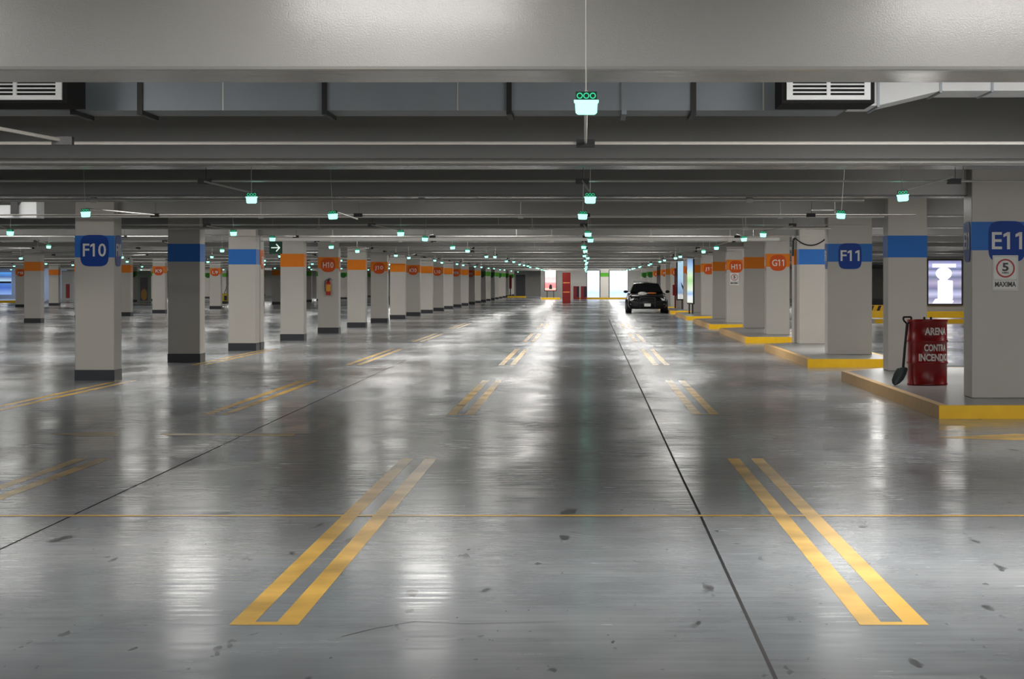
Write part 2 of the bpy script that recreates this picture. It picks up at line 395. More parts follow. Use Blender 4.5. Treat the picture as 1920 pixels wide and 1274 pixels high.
# ------------------------------------------------------------------ kerb islands
def island(d0, d1, label, xr=5.55, x0=3.97, tip=True):
    y0, y1 = d0*U, d1*U
    t = thing('kerb_island', label, 'kerb', (x0, y0, 0), 'yellow edged kerb islands')
    rr = .45
    pts = [(0, 0)]
    w_ = xr-x0
    for i in range(7):
        a = -PI/2 + PI/2*i/6; pts.append((w_-rr+rr*math.cos(a), rr+rr*math.sin(a)))
    pts += [(w_, y1-y0), (.9, y1-y0), (0, y1-y0-1.6)]
    g = .10
    inner = [(g, g)]
    for i in range(7):
        a = -PI/2 + PI/2*i/6; inner.append((w_-rr+(rr-g)*math.cos(a), rr+(rr-g)*math.sin(a)))
    inner += [(w_-g, y1-y0-g), (.9+.04, y1-y0-g), (g, y1-y0-1.66)]
    bm = BM(); prism(bm, inner, 0, .149); obj('concrete_top', bm, M_isl, t)
    def ring(seg, name, m, label=None):
        bm = BM(); n = len(pts)
        for i in seg:
            j = (i+1) % n
            v = [bm.verts.new(p) for p in ((*pts[i], 0), (*pts[j], 0), (*pts[j], .15), (*pts[i], .15), (*inner[i], 0), (*inner[j], 0), (*inner[j], .15), (*inner[i], .15))]
            for f in ((0, 1, 2, 3), (3, 2, 6, 7), (4, 7, 6, 5), (0, 4, 5, 1), (0, 3, 7, 4), (1, 5, 6, 2)): bm.faces.new([v[q] for q in f])
        obj(name, bm, m, t, label=label)
    n = len(pts)
    ring(range(0, n-3), 'front_kerb', M_yel, 'bright yellow front kerb')
    ring([n-3, n-2, n-1], 'side_kerb', M_tan, 'worn cream yellow side kerb')
    return t
names_i = ['E11', 'F11', 'G11', 'H11', 'J11', 'K11', 'L11', 'M11']
for i, k in enumerate(range(0, 16, 2)):
    island(D(k)-.24*(1 if k < 2 else 1.6), D(k+1)+.22, 'yellow edged kerb island that carries pillar %s' % names_i[i], xr=9.5 if k == 0 else 5.62)

# ------------------------------------------------------------------ speed sign
def speed_sign(x, y, z, label, name='speed_limit_sign'):
    t = thing(name, label, 'sign', (x, y, z))
    bm = BM(); box(bm, -.153, .153, -.006, 0, -.21, .21); obj('board', bm, M_white, t, bevel=.002)
    m_r = mat('sign_red_paint', hexc(180, 26, 32), .4); m_k = mat('sign_black_paint', hexc(20, 20, 22), .4)
    bm = BM(); n = 48
    def annulus(bm, r0, r1, cz, y):
        A = [bm.verts.new((r0*math.cos(2*PI*i/n), y, cz+r0*math.sin(2*PI*i/n))) for i in range(n)]
        B = [bm.verts.new((r1*math.cos(2*PI*i/n), y, cz+r1*math.sin(2*PI*i/n))) for i in range(n)]
        for i in range(n): bm.faces.new((A[i], A[(i+1) % n], B[(i+1) % n], B[i]))
    annulus(bm, .093, .112, .055, -.009); obj('red_ring', bm, m_r, t)
    place('lettering', text_mesh('5', .10, .075, .03), m_k, t, (0, -.009, .07))
    place('lettering', text_mesh('KM/H', .022, .075, .02), m_k, t, (0, -.009, .002))
    place('lettering', text_mesh('MAXIMA', .062, .25, .02), m_k, t, (0, -.009, -.135))
    bm = BM()
    for (z0, z1) in ((-.082, .198), (-.198, -.09)):
        for a in ((-.142, .142, z0, z0+.003), (-.142, .142, z1-.003, z1), (-.142, -.139, z0, z1), (.139, .142, z0, z1)):
            box(bm, a[0], a[1], -.0075, -.006, a[2], a[3])
    obj('border_line', bm, mat('sign_grey_line', hexc(120, 120, 122), .5), t)
speed_sign((1885-1098)/157.2, U*D(0)-.006, 1.55+(527-512)/157.2, 'white speed limit sign with red ringed 5 on pillar E11')
speed_sign((1377-1098)/(645.16/D(6)), U*D(6)-.006, 1.55+(527-523.5)/55.7, 'small white speed limit sign below the lettering of pillar H11')

# ------------------------------------------------------------------ fire barrel and shovel
BX, BY = 4.60, U*4.63+.02
t = thing('sand_barrel', 'red steel barrel lettered ARENA CONTRA INCENDIO on the kerb beside pillar E11', 'barrel', (BX, BY, .15))
prof = [(.262, 0), (.272, .008), (.272, .02), (.265, .03)]
R = .265
def rib(z): return [(R, z-.022), (R+.010, z-.010), (R+.013, z), (R+.010, z+.010), (R, z+.022)]
prof += rib(.30)+rib(.59)+[(R, .84), (.272, .85), (.276, .865), (.272, .88), (.262, .88), (.258, .862), (.02, .862)]
bm = BM(); lathe(bm, prof, 64); obj('drum', bm, M_red, t, smooth=True)
def curved(s, h, wd, zc, ac, R=.2655):
    me = text_mesh(s, h, wd, .035).copy()
    for v in me.vertices:
        a = ac + v.co.x/R; r = R + max(0, -v.co.y)*.3 + .0012
        v.co = Vector((r*math.sin(a), -r*math.cos(a), zc+v.co.z))
    me.materials.clear(); me.materials.append(M_white)
    o = bpy.data.objects.new('lettering', me); COL.objects.link(o); o.parent = t
a0 = math.radians
curved('ARENA', .10, .335, .725, a0(21)); curved('CONTRA', .095, .34, .505, a0(20)); curved('INCENDIO', .10, .46, .375, a0(17))
for dx in (-.045, .045):
    bm = BM(); box(bm, dx-.014, dx+.014, -.05, -.02, .86, .915); obj('lid_lug', bm, M_dark, t, bevel=.003)
bm = BM(); lathe(bm, [(.25, .862), (.25, .868), (.0001, .869)], 48); obj('lid', bm, M_redw, t)

SX, SY = 4.60-.31, BY-.10
t = thing('shovel', 'black handled shovel with grey blade leaning on the left of the red barrel', 'shovel', (SX, SY, .15))
bm = BM(); tube(bm, [(-.03, -.02, .24), (-.005, -.0, .5), (.03, .02, .84)], .018, 10); obj('shaft', bm, M_dark, t, smooth=True)
bm = BM(); tube(bm, [(.03, .02, .82), (-.02, .02, .87), (-.022, .02, .915), (.085, .02, .915), (.083, .02, .87), (.035, .02, .82)], .013, 8); obj('grip', bm, M_dark, t)
bm = BM()
prof = [(.24, .045), (.22, .075), (.15, .085), (.07, .078), (.025, .05), (.0, .012)]
rows = []
for z, hw in prof:
    cx = -.03-.11*(1-z/.24); cy = -.02-.05*(1-z/.24)
    rows.append([bm.verts.new((cx+hw*u, cy+.03*u*u-.01, z)) for u in (-1, -.5, 0, .5, 1)])
for A, B in zip(rows, rows[1:]):
    for i in range(4): bm.faces.new((A[i], A[i+1], B[i+1], B[i]))
bmesh.ops.solidify(bm, geom=list(bm.faces), thickness=.004)
obj('blade', bm, mat('worn_blade_steel', hexc(105, 118, 118), .4, metal=.5, noise=.2), t, smooth=True)

# ------------------------------------------------------------------ fire extinguisher on H10
ey = U*D(5)
def extinguisher(x, y, z, label):
    t = thing('fire_extinguisher', label, 'fire extinguisher', (x, y-.09, z))
    bm = BM(); lathe(bm, [(.055, 0), (.07, .012), (.072, .03), (.072, .33), (.06, .38), (.03, .41), (.022, .43)], 28); obj('cylinder', bm, mat('extinguisher_red', hexc(190, 30, 20), .3), t, smooth=True)
    bm = BM(); lathe(bm, [(.0735, .11), (.0735, .31)], 28); obj('instruction_label', bm, mat('yellow_label', hexc(235, 160, 40), .5, noise=.1), t)
    bm = BM(); box(bm, -.02, .02, -.02, .02, .42, .46); box(bm, -.01, .09, -.012, .012, .455, .475); box(bm, -.01, .08, -.012, .012, .49, .505); obj('valve_handle', bm, M_dark, t)
    bm = BM(); tube(bm, [(-.02, 0, .45), (-.09, -.01, .42), (-.1, -.01, .28), (-.085, -.01, .1)], .012, 8); obj('hose', bm, M_dark, t)
    bm = BM(); box(bm, -.03, .03, .06, .089, .2, .46); obj('wall_bracket', bm, M_dark, t)
extinguisher((616-1098)/(645.16/D(5)), ey, 1.13, 'red fire extinguisher with yellow label on pillar H10')

# ------------------------------------------------------------------ ducts
def duct_main():
    t = thing('ventilation_duct', 'long grey steel air duct running across behind the front beam', 'duct', (0, U*2.42, 2.75))
    x0, x1 = -7.2, 1.825
    bm = BM(); box(bm, x0, x1, 0, .6, 0, .40); obj('casing', bm, M_galv, t)
    xs = [(265-1098)/266, (610-1098)/266, (955-1098)/266, (1170-1098)/266, (1300-1098)/266, (140-1098)/266]
    for i, x in enumerate(xs):
        bm = BM(); box(bm, x-.018, x+.018, -.03, .63, -.03, .47); obj('hanger_strap' if i != 3 else 'seam_flange', bm, M_galv if i == 3 else M_dark, t)
    for x in (-5.6, -4.2, -2.55, -.9, .25, 1.25):
        bm = BM(); box(bm, x-.004, x+.004, -.006, 0, .0, .40); obj('sheet_seam', bm, M_cond, t)
duct_main()
def white_duct():
    t = thing('ventilation_duct', 'white painted air duct stepping up to the right near the front beam', 'duct', (0, U*2.36, 2.75))
    bm = BM()
    y0, y1 = -.05, .55
    X = lambda px: (px-1098)/273.4
    pts = [(X(1600), .0), (X(1645), .0), (X(1760), .10), (X(2300), .105), (X(2300), .42), (X(1640)-.02, .42), (X(1640)-.02, .12)]
    slabxz(bm, pts, y0, y1); obj('casing', bm, M_duct, t)
    for px in (1645, 1762, 1858):
        z0 = {1645: 0, 1762: .10, 1858: .105}[px]
        bm = BM(); box(bm, X(px)-.008, X(px)+.008, y0-.012, y1+.012, z0-.012, .43); obj('flange', bm, M_galv, t)
white_duct()
def grille(x0, x1, label, yd=2.27):
    s = 645.16/yd
    w_ = x1-x0
    t = thing('air_grille', label, 'vent', (x0, U*yd, 1.55+(527-187)/s))
    h = .20
    bm = BM()
    box(bm, 0, w_, 0, .03, 0, .03); box(bm, 0, w_, 0, .03, h-.02, h); box(bm, 0, .04, 0, .03, .03, h-.02); box(bm, w_-.04, w_, 0, .03, .03, h-.02); box(bm, w_/2-.012, w_/2+.012, 0, .03, .03, h-.02)
    obj('frame', bm, M_duct, t)
    bm = BM()
    for i in range(6): box(bm, .04, w_-.04, .004, .02, .045+i*.026, .055+i*.026)
    obj('louvre_blades', bm, M_duct, t)
    bm = BM(); box(bm, -.03, w_+.03, .03, .62, -.02, h+.02); obj('boot', bm, M_void, t)
grille((1475-1098)/284, (1632-1098)/284, 'white louvred air grille in the ceiling bay at right')
grille((-60-1098)/284, (116-1098)/284, 'white louvred air grille in the ceiling bay at far left')
# white duct and black tray high behind pillar F10, left edge
t = thing('ventilation_duct', 'bright white duct end hanging left of pillar F10 under the ceiling', 'duct', (-14, U*4.95, 2.46))
bm = BM(); slabxz(bm, [(0, .05), (5.4, .05), (5.55, 0), (6.1, 0), (6.1, .24), (5.9, .24), (5.85, .18), (0, .2)], 0, .5); obj('casing', bm, M_duct, t)
bm = BM(); box(bm, 4.9, 5.5, -.06, -.02, .12, .26); box(bm, 0, 5.6, -.06, -.02, .2, .24); box(bm, 5.75, 5.85, -.1, -.02, .03, .28); obj('black_bracket', bm, M_dark, t)
t = thing('cable_tray', 'black cable tray along the ceiling left of pillar F10', 'cable tray', (-14, U*4.75, 2.50))
bm = BM(); box(bm, 0, 4.9, 0, .35, 0, .015); box(bm, 0, 4.9, 0, .012, .015, .07); box(bm, 0, 4.9, .338, .35, .015, .07)
obj('tray', bm, M_dark, t)
for hx in (2.6, 4.6):
    bm = BM(); rod(bm, (hx, .17, .01), (hx, .17, .72), .008); obj('hanger_rod', bm, M_cond, t)

# ------------------------------------------------------------------ white sprinkler pipe across, with collars
def pipe(d, h, x0, x1, r, label, collars, m=M_pipe):
    t = thing('overhead_pipe', label, 'pipe', (0, U*d, 1.55+h))
    bm = BM(); rod(bm, (x0, 0, 0), (x1, 0, 0), r, 16); obj('pipe_run', bm, m, t, smooth=True)
    for x in collars:
        bm = BM(); rod(bm, (x-.04, 0, 0), (x+.04, 0, 0), r*1.5, 16); rod(bm, (x, 0, r), (x, 0, SLAB_Z-1.55-h-.002), .008, 6); obj('pipe_clamp', bm, M_pipe, t)
    return t
pipe(7.62, .93, -7.15, 4.3, .047, 'thick white pipe with clamps crossing above the lane', [-5.6, -4.1, -.75, 1.45, 3.2])
pipe(12.0, .95, -20, 4.3, .05, 'second thick pale pipe further down the garage, crossing above the lane', [-8, -4, 0, 3])
pipe(4.20, .985, -7.9, 3.4, .022, 'slim shiny pipe under the beam in front of pillar F10', [-6, -2, 2], M_cond)
pipe(5.30, .99, -14, 4.6, .02, 'slim shiny pipe along the beam top of pillar F10', [-5, -1, 3], M_cond)
pipe(6.45, .985, -14, 4.6, .022, 'slim shiny pipe along the beam behind pillar F10', [-5, -1, 3], M_cond)
pipe(2.88, .995, -7, 6, .03, 'bright metal pipe under the second beam across the whole view', [-5, 4.4], M_cond)

# ------------------------------------------------------------------ conduits with junction boxes, and the green lamps
def lamp_proto():
    t = thing('green_guide_lamp', 'x', 'lamp')
    bm = BM()
    pts = [(-.053, .0), (-.053, -.008), (-.048, -.012), (-.046, -.052), (-.036, -.060), (.036, -.060), (.046, -.052), (.048, -.012), (.053, -.008), (.053, 0)]
    slabxz(bm, pts, -.03, .03); obj('diffuser', bm, M_lampg, t, bevel=.002)
    bm = BM(); box(bm, -.046, .046, -.026, .026, .0, .036); obj('housing', bm, M_lamph, t, bevel=.002)
    for x in (-.028, 0, .028):
        bm = BM(); n = 16
        for r0, r1 in ((.009, .013),):
            A = [bm.verts.new((x+r0*math.cos(2*PI*i/n), -.0275, .018+r0*math.sin(2*PI*i/n))) for i in range(n)]
            B = [bm.verts.new((x+r1*math.cos(2*PI*i/n), -.0275, .018+r1*math.sin(2*PI*i/n))) for i in range(n)]
            A2 = [bm.verts.new((v.co.x, -.026, v.co.z)) for v in A]; B2 = [bm.verts.new((v.co.x, -.026, v.co.z)) for v in B]
            for i in range(n):
                j = (i+1) % n
                bm.faces.new((A[i], A[j], B[j], B[i])); bm.faces.new((B[i], B[j], B2[j], B2[i])); bm.faces.new((A[j], A[i], A2[i], A2[j]))
        obj('sensor_ring', bm, M_ring, t)
    return t
PROTO = lamp_proto(); proto_kids = list(PROTO.children); first_used = False
used_lab = set()
LZ = 2.325
COLX = [(0, 'centre line'), (2.9, 'line right of centre'), (-2.93, 'first line left of centre'), (-5.67, 'second line left of centre'),
        (-9.2, 'third line left of centre'), (-12.1, 'fourth line left of centre'), (-15, 'fifth line left of centre'), (-18.2, 'sixth line left of centre'),
        (-24, 'seventh line left of centre'), (-29.5, 'eighth line left of centre'), (-38, 'ninth line left of centre')]
LAMPD = [1.476, 3.08, 3.92, 5.5, 6.2, 7.75, 8.65, 10.4, 11.1, 12.9, 13.7, 15.3, 16.1, 17.8, 18.6, 20.2, 21.1, 22.8, 23.8, 26, 28.5]
BOXDX = {0: (0, -.03), 2.9: (.17, .42), -2.93: (-.17, -.5), -5.67: (-.2, -.4)}
li = [0]*len(COLX)
for j, d in enumerate(LAMPD):
    railA = (j % 2 == 1)                # far edge of a stall block: rail just beyond; near edge: rail .75 further
    rd = d + (.02 if railA else .77) if d < 12 else d + .1
    rz = 1.55+.90
    rail = thing('cable_conduit', 'thin steel conduit with black junction boxes, %s one back from the camera' % ORD[j], 'conduit', (0, U*rd, rz), 'steel conduits across the ceiling')
    rx0, rx1 = (-7.2, 4.6) if d < 3 else (-16, 4.5) if d < 9 else (-40, 4.5)
    bm = BM(); rod(bm, (rx0, 0, 0), (rx1, 0, 0), .011 if d < 12 else .016, 6); obj('tube', bm, M_cond, rail)
    for hx in ((rx0+1.0, 3.4) if d < 5 else (rx0+1.0, -1.4, 3.4)):
        bm = BM(); rod(bm, (hx, 0, .01), (hx, 0, SLAB_Z-rz-.001), .005, 5); obj('hanger_wire', bm, M_cond, rail)
    for ci, (x, cn) in enumerate(COLX):
        px = 1098 + x*645.16/d
        if px < -30 or px > 1930: continue
        if d < 3 and x != 0: continue
        if ci > 3 and d > 24: continue
        jx = x + random.uniform(-.07, .07) + (.02 if x == 0 and j else 0); jz = LZ + random.uniform(-.025, .02)
        if j == 0: jx, jz = .003, LZ
        if not first_used: t = PROTO; first_used = True
        else:
            t = PROTO.copy(); COL.objects.link(t)
            for c in proto_kids:
                if c.name.startswith('sensor_ring') and d > 9: continue
                cc = c.copy(); COL.objects.link(cc); cc.parent = t
        t.location = (jx, U*d, jz)
        if j: t.rotation_euler = (0, random.uniform(-.08, .08), random.uniform(-.2, .2))
        tag(t, 'green glowing guide lamp, %s from the camera in the %s' % (ORD[li[ci]], cn), 'lamp', 'green guide lamps over the parking bays')
        li[ci] += 1
        # hanging wire up to the slab, on the lamp; slim arm back to the junction box
        bxx = x + (BOXDX.get(x, (-.15, -.3))[1 if railA else 0])
        bm = BM(); tube(bm, [(0, 0, .03), (0, 0, SLAB_Z-jz)], .0035 if d < 9 else .006, 5); obj('hanging_wire', bm, M_cond, t)
        if d < 20:
            inv = Matrix.Rotation(-t.rotation_euler.z, 3, 'Z')
            e = inv @ Vector((bxx-jx, U*(rd-d)-.03, rz-jz))
            bm = BM(); tube(bm, [(0, .0, .036), tuple(Vector((0, 0, .036))*.9+e*.1), tuple(e)], .009 if d < 9 else .012, 6); obj('conduit_arm', bm, M_cond, t)
            bm = BM(); box(bm, bxx-.06, bxx+.06, -.03, .03, -.028, .022); rod(bm, (bxx+.01, 0, .02), (bxx+.01, 0, SLAB_Z-rz), .003, 5)
            obj('junction_box', bm, M_dark, rail)
        else:
            pass
# extra lateral arm of the nearest rail, far left box
r0 = thing('cable_conduit', 'sloping steel conduit from the upper left edge to a black junction box', 'conduit', ((138-1098)/286.7, U*2.2, 2.45))
bm = BM(); rod(bm, (0, 0, 0), (-.62, -1.0, .10), .012, 8); obj('tube', bm, M_cond, r0)
bm = BM(); box(bm, -.06, .07, -.03, .04, -.03, .022); obj('junction_box', bm, M_dark, r0)

# black cable looping over the blue pillar on the right
t = thing('power_cable', 'black cable sagging across the top of the right-hand blue pillar', 'cable', (4.7, U*D(3)-.06, 2.5))
bm = BM(); tube(bm, [(.7*i/10-.05, 0, -.16*(1-((i-5)/5)**2)) for i in range(11)]+[(.66, 0, .1)], .014, 8); obj('cable_run', bm, M_dark, t)
bm = BM(); tube(bm, [(-.05, .0, 0), (-.09, .0, -.05), (-.10, .0, -.4)], .025, 8); obj('cable_drop', bm, M_dark, t)
# flood sensor / camera boxes on pillar tops
t = thing('exit_arrow_sign', 'small dark green hanging sign with a white arrow behind the left pillars', 'sign', ((517-1098)/(645.16/8.4), U*8.4, 2.36))
bm = BM(); rod(bm, (0, .015, .15), (0, .015, SLAB_Z-2.36), .008, 6); obj('hanger_rod', bm, M_cond, t)
bm = BM(); box(bm, -.16, .16, 0, .03, -.15, .15); obj('panel', bm, mat('dark_green_sign', hexc(16, 64, 46), .4), t)
bm = BM()
box(bm, -.11, .09, -.004, 0, -.012, .012)
for s in (1, -1): slabxz(bm, [(.11, 0), (.02, .1*s), (.0, .08*s), (.075, 0)][::s], -.004, 0)
obj('arrow', bm, mat('sign_arrow_white', hexc(235, 245, 240), .5, emit=(.8, 1, .9, 1), es=.6), t)

# ------------------------------------------------------------------ light box posters
def gen_emit(name, fn, es):
    m = bpy.data.materials.new(name); m.use_nodes = True; nt = m.node_tree; N = nt.nodes; L = nt.links
    b = N['Principled BSDF']; b.inputs['Base Color'].default_value = (.05, .05, .05, 1); b.inputs['Roughness'].default_value = .3
    tc = N.new('ShaderNodeTexCoord'); sp = N.new('ShaderNodeSeparateXYZ'); L.new(tc.outputs['Generated'], sp.inputs[0])
    r = N.new('ShaderNodeValToRGB'); L.new(sp.outputs['Z'], r.inputs[0]); e = r.color_ramp.elements
    st = fn
    while len(e) < len(st): e.new(.5)
    for el, (p, c) in zip(e, st): el.position = p; el.color = c
    n = N.new('ShaderNodeTexNoise'); n.inputs['Scale'].default_value = 5; L.new(tc.outputs['Generated'], n.inputs['Vector'])
    mx = N.new('ShaderNodeMix'); mx.data_type = 'RGBA'; mx.blend_type = 'MULTIPLY'; mx.inputs[0].default_value = .35
    L.new(r.outputs[0], mx.inputs[6]); L.new(n.outputs['Color'], mx.inputs[7])
    L.new(mx.outputs[2], b.inputs['Emission Color']); b.inputs['Emission Strength'].default_value = es
    return m
def lightbox(label, x, y, z, wd, ht, m, legs=0, rz=0, shapes=(), th=.16):
    t = thing('light_box_poster', label, 'poster', (x, y, z)); t.rotation_euler = (0, 0, rz)
    f = .06
    bm = BM(); box(bm, -wd/2-f, wd/2+f, 0, th, -f, ht+f); obj('cabinet', bm, M_dark, t, bevel=.01)
    bm = BM(); box(bm, -wd/2, wd/2, -.006, 0, 0, ht); p = obj('lit_panel', bm, m, t)
    for nm, pts, mm in shapes:
        bm = BM(); slabxz(bm, pts, -.012, -.006); obj(nm, bm, mm, t)
    if legs:
        for s in (-1, 1):
            bm = BM(); box(bm, s*wd*.3-.03, s*wd*.3+.03, .01, .06, legs-z, -f); obj('leg', bm, M_dark, t)
    return t
mw = mat('lit_white_print', (1, 1, 1, 1), .5, emit=(1, 1, 1, 1), es=1.6)
mk = mat('printed_black', hexc(15, 25, 30), .5)
P1 = gen_emit('lilac_blurred_print', [(0, (.5, .5, .6, 1)), (.12, (.25, .25, .4, 1)), (.22, (.6, .6, .85, 1)), (.35, (.2, .2, .35, 1)), (.48, (.45, .42, .6, 1)), (.62, (.18, .2, .34, 1)), (.72, (.6, .62, .9, 1)), (.8, (.15, .17, .3, 1)), (.88, (.5, .52, .85, 1)), (1, (.2, .2, .4, 1))], 1.5)
def disc(cx, cz, r, r2=None, n=24): return [(cx+r*math.cos(2*PI*i/n), cz+(r2 or r)*math.sin(2*PI*i/n)) for i in range(n)]
s = 645.16/14.17
lightbox('bright light box poster with a white trophy-like shape, between the pillars at right', (1772-1098)/s, 14.2*U-.18, 1.55-(570-527)/s, 1.36, 1.78, P1,
         shapes=[('white_shape', disc(-.05, 1.25, .33, .26), mw), ('white_shape', [(-.3, .18), (.32, .18), (.32, .95), (.1, .98), (.1, 1.1), (-.22, 1.1), (-.22, .98), (-.3, .95)], mw),
                 ('white_shape', [(-.52, .02), (.3, .02), (.36, .12), (.1, .26), (-.4, .2)], mw), ('white_shape', [(-.52, 1.5), (.45, 1.5), (.45, 1.65), (-.52, 1.65)], mw)])
P2 = gen_emit('pale_blue_print', [(0, (.7, .75, .7, 1)), (.1, (.75, .78, .72, 1)), (.16, (.25, .4, .62, 1)), (.5, (.45, .68, .9, 1)), (1, (.55, .85, 1, 1))], 1.2)
s = 645.16/17.0
lightbox('pale blue lit poster with dark swirl, left of pillar K11', (1268-1098)/s+.62, 17.0*U, 1.55-(563-527)/s+.05, 1.1, 1.88, P2, legs=.15,
         shapes=[('black_shape', [(-.35, .62), (-.28, .45), (-.2, .38), (-.24, .55), (-.4, .85)], mk), ('black_shape', disc(-.2, .25, .09, .12), mk), ('white_shape', [(-.2, .38), (-.1, .5), (-.12, .72), (-.18, .8), (-.15, .55)], mw)])
P3 = gen_emit('green_white_print', [(0, (.9, .95, .8, 1)), (.14, (.85, .95, 1, 1)), (.2, (.3, .55, .9, 1)), (.3, (.9, 1, .85, 1)), (.5, (.4, .75, .3, 1)), (.62, (.75, .95, .6, 1)), (.8, (.4, .65, .95, 1)), (1, (.1, .2, .4, 1))], 1.3)
s = 645.16/14.8
lightbox('narrow looking lit poster turned side-on, between pillars J11 and K11', 4.44, 14.62*U, .62, 1.1, 1.88, P3, legs=.15, rz=-1.40, th=.06)
P4 = gen_emit('pink_print', [(0, (1, .28, .26, 1)), (.08, (1, .8, .6, 1)), (.14, (1, .25, .25, 1)), (.34, (1, .3, .3, 1)), (.42, (1, .75, .75, 1)), (.6, (1, .62, .62, 1)), (.75, (1, .9, .9, 1)), (1, (1, .8, .82, 1))], 1.6)
s = 645.16/29.8
lightbox('pink and white lit poster on legs at the far end of the lane', (1032-1098)/s, 29.8*U, 1.55-(545-527)/s, .95, 1.78, P4, legs=.001,
         shapes=[('black_shape', [(-.12, .12), (.16, .12), (.13, .45), (.0, .55), (-.1, .42)], mk)])

# lit glass entrance at the far end
G = gen_emit('bright_blue_white_glass', [(0, (.55, .68, 1, 1)), (.2, (.45, .65, 1, 1)), (.45, (.8, .9, 1, 1)), (.8, (1, 1, 1, 1)), (1, (.7, .9, 1, 1))], 2.3)
s = 645.16/30.3
wn = 1
for a, b in ((1101, 1124), (1143, 1177)):
    x0, x1 = (a-1098)/s, (b-1098)/s
    bm = BM(); box(bm, x0, x1, PY+.1, PY+.14, .02, 2.45); o = struct('window_%d' % wn, bm, G)
    bm = BM(); box(bm, x0-.05, x0, PY+.04, PY+.2, 0, 2.5); box(bm, x1, x1+.05, PY+.04, PY+.2, 0, 2.5); box(bm, x0-.05, x1+.05, PY+.04, PY+.2, 2.45, 2.55)
    fo = obj('window_frame', bm, M_dark, o); wn += 1
x1 = (1177-1098)/s+.06
bm = BM(); box(bm, .08, x1, PY, PY+.3, 2.56, SLAB_Z); box(bm, x1, 27, PY, PY+.3, 0, SLAB_Z); struct('wall_entrance', bm, M_wall)
# pillar between the two panes
column((1125.5-1098)/s, .72, 30.0, 'green', None, 'green-banded pillar between the two bright glass panes at the far end', badge=False, skirt=False)
# doors at the far left of the lane end
s36 = 645.16/36.0
bm = BM(); box(bm, (967-1098)/s36, (984-1098)/s36, YF-.08, YF-.01, 0, 2.2); o = struct('door_1', bm, mat('grey_steel_door', hexc(92, 94, 98), .5))
# kerbs at the far end
def kerb_bar(a, b, yb, label, dp=1.2):
    d = 1000/(yb-527); s = 645.16/d
    t = obj('kerb', (lambda bm: (box(bm, 0, (b-a)/s, 0, dp, 0, .15), bm)[1])(BM()), M_yel, loc=((a-1098)/s, U*d, 0))
    tag(t, label, 'kerb')
kerb_bar(951, 986, 558.5, 'low yellow kerb before the grey door at the lane end')
kerb_bar(1014, 1050, 562, 'low yellow kerb under the pink poster at the lane end')
kerb_bar(1074, 1182, 561.5, 'long yellow kerb before the bright glass panes', .4)
kerb_bar(-40, 30, 568, 'yellow kerb at the far left edge before the blue shopfront')
# red tower in the lane
s = 645.16/23.6
t = thing('red_column', 'dark red square post standing alone in the lane beside the pink poster', 'post', ((1062-1098)/s, 23.6*U, 0))
bm = BM(); box(bm, -.28, .28, 0, .5, 0, 2.12); obj('cladding', bm, M_redw, t, bevel=.01)
for z in (.78, 1.42):
    bm = BM(); box(bm, -.23, .23, -.005, 0, z-.03, z+.03); obj('printed_strip', bm, mat('tan_print', hexc(200, 130, 70), .5, noise=.2), t)
# dark red vending machines
s = 645.16/28.8
for i, (a, b, lab) in enumerate(((1075, 1086, 'dark red machine with black front, left one beside the bright glass'), (1089, 1100, 'dark red machine, right one touching the bright glass'))):
    t = thing('vending_machine', lab, 'vending machine', ((a-1098)/s, 28.8*U, 0))
    w_ = (b-a)/s
    bm = BM(); box(bm, 0, w_, 0, .5, 0, 1.1); obj('cabinet', bm, mat('maroon_enamel', hexc(105, 18, 30), .4), t, bevel=.01)
    bm = BM(); box(bm, w_*.55, w_*.95, -.01, 0, .2, 1.05); obj('black_panel', bm, M_dark, t)
t = thing('wall_hydrant_cabinet', 'tall narrow red fire hose cabinet at the end of the left pillar row', 'fire hose', ((957-1098)/(645.16/33.0), 33.0*U, 0))
bm = BM(); box(bm, -.12, .12, 0, .2, .8, 2.1); obj('cabinet', bm, M_redw, t)
bm = BM(); box(bm, -.05, .05, .05, .12, 0, .8); obj('post', bm, M_dark, t)
t = thing('red_hydrant_riser', 'thin dark red riser pipe beside the black car', 'pipe', (4.62, 17.72*U, 0))
bm = BM(); rod(bm, (0, 0, 0), (0, 0, 2.2), .045, 12); obj('riser', bm, M_redw, t)
bm = BM(); box(bm, -.14, .05, -.06, .06, .8, 1.35); obj('valve_box', bm, M_red, t)
bm = BM(); box(bm, 4.69, 4.73, 11.5*U-.1, 11.5*U, .9, 1.9)
t = tag(obj('red_hydrant_riser', bm, M_redw), 'narrow dark red strip running down the right edge of pillar H11', 'pipe')
t.location = (.62, 0, 0)

# right background: kerbs, hazard barrier
t = thing('kerb_island', 'distant yellow edged kerb behind the red barrel at right', 'kerb', (10.6, 12.6*U, 0))
bm = BM(); box(bm, 0, 12, 0, 3.0, 0, .149); obj('concrete_top', bm, M_isl, t)
bm = BM(); box(bm, 0, 12, -.1, 0, 0, .15); obj('front_kerb', bm, M_yel, t)
t = thing('kerb_island', 'further yellow kerb under the bright poster at right', 'kerb', (8.6, 14.5*U-3.2, 0))
bm = BM(); box(bm, 0, 12, 0, .8, 0, .3); obj('front_kerb', bm, M_yel, t)
t = thing('hazard_barrier', 'low yellow and black striped barrier seen through the gap right of pillar F11', 'barrier', (8.6, 14.5*U-2.2, 0))
bm = BM(); box(bm, 0, 4.3, 0, .2, 0, .55); obj('board', bm, M_yel, t)
bm = BM()
for i in range(14): slabxz(bm, [(.1+i*.3, .32), (.22+i*.3, .32), (.3+i*.3, .53), (.18+i*.3, .53)], -.006, 0)
obj('black_stripes', bm, M_dark, t)

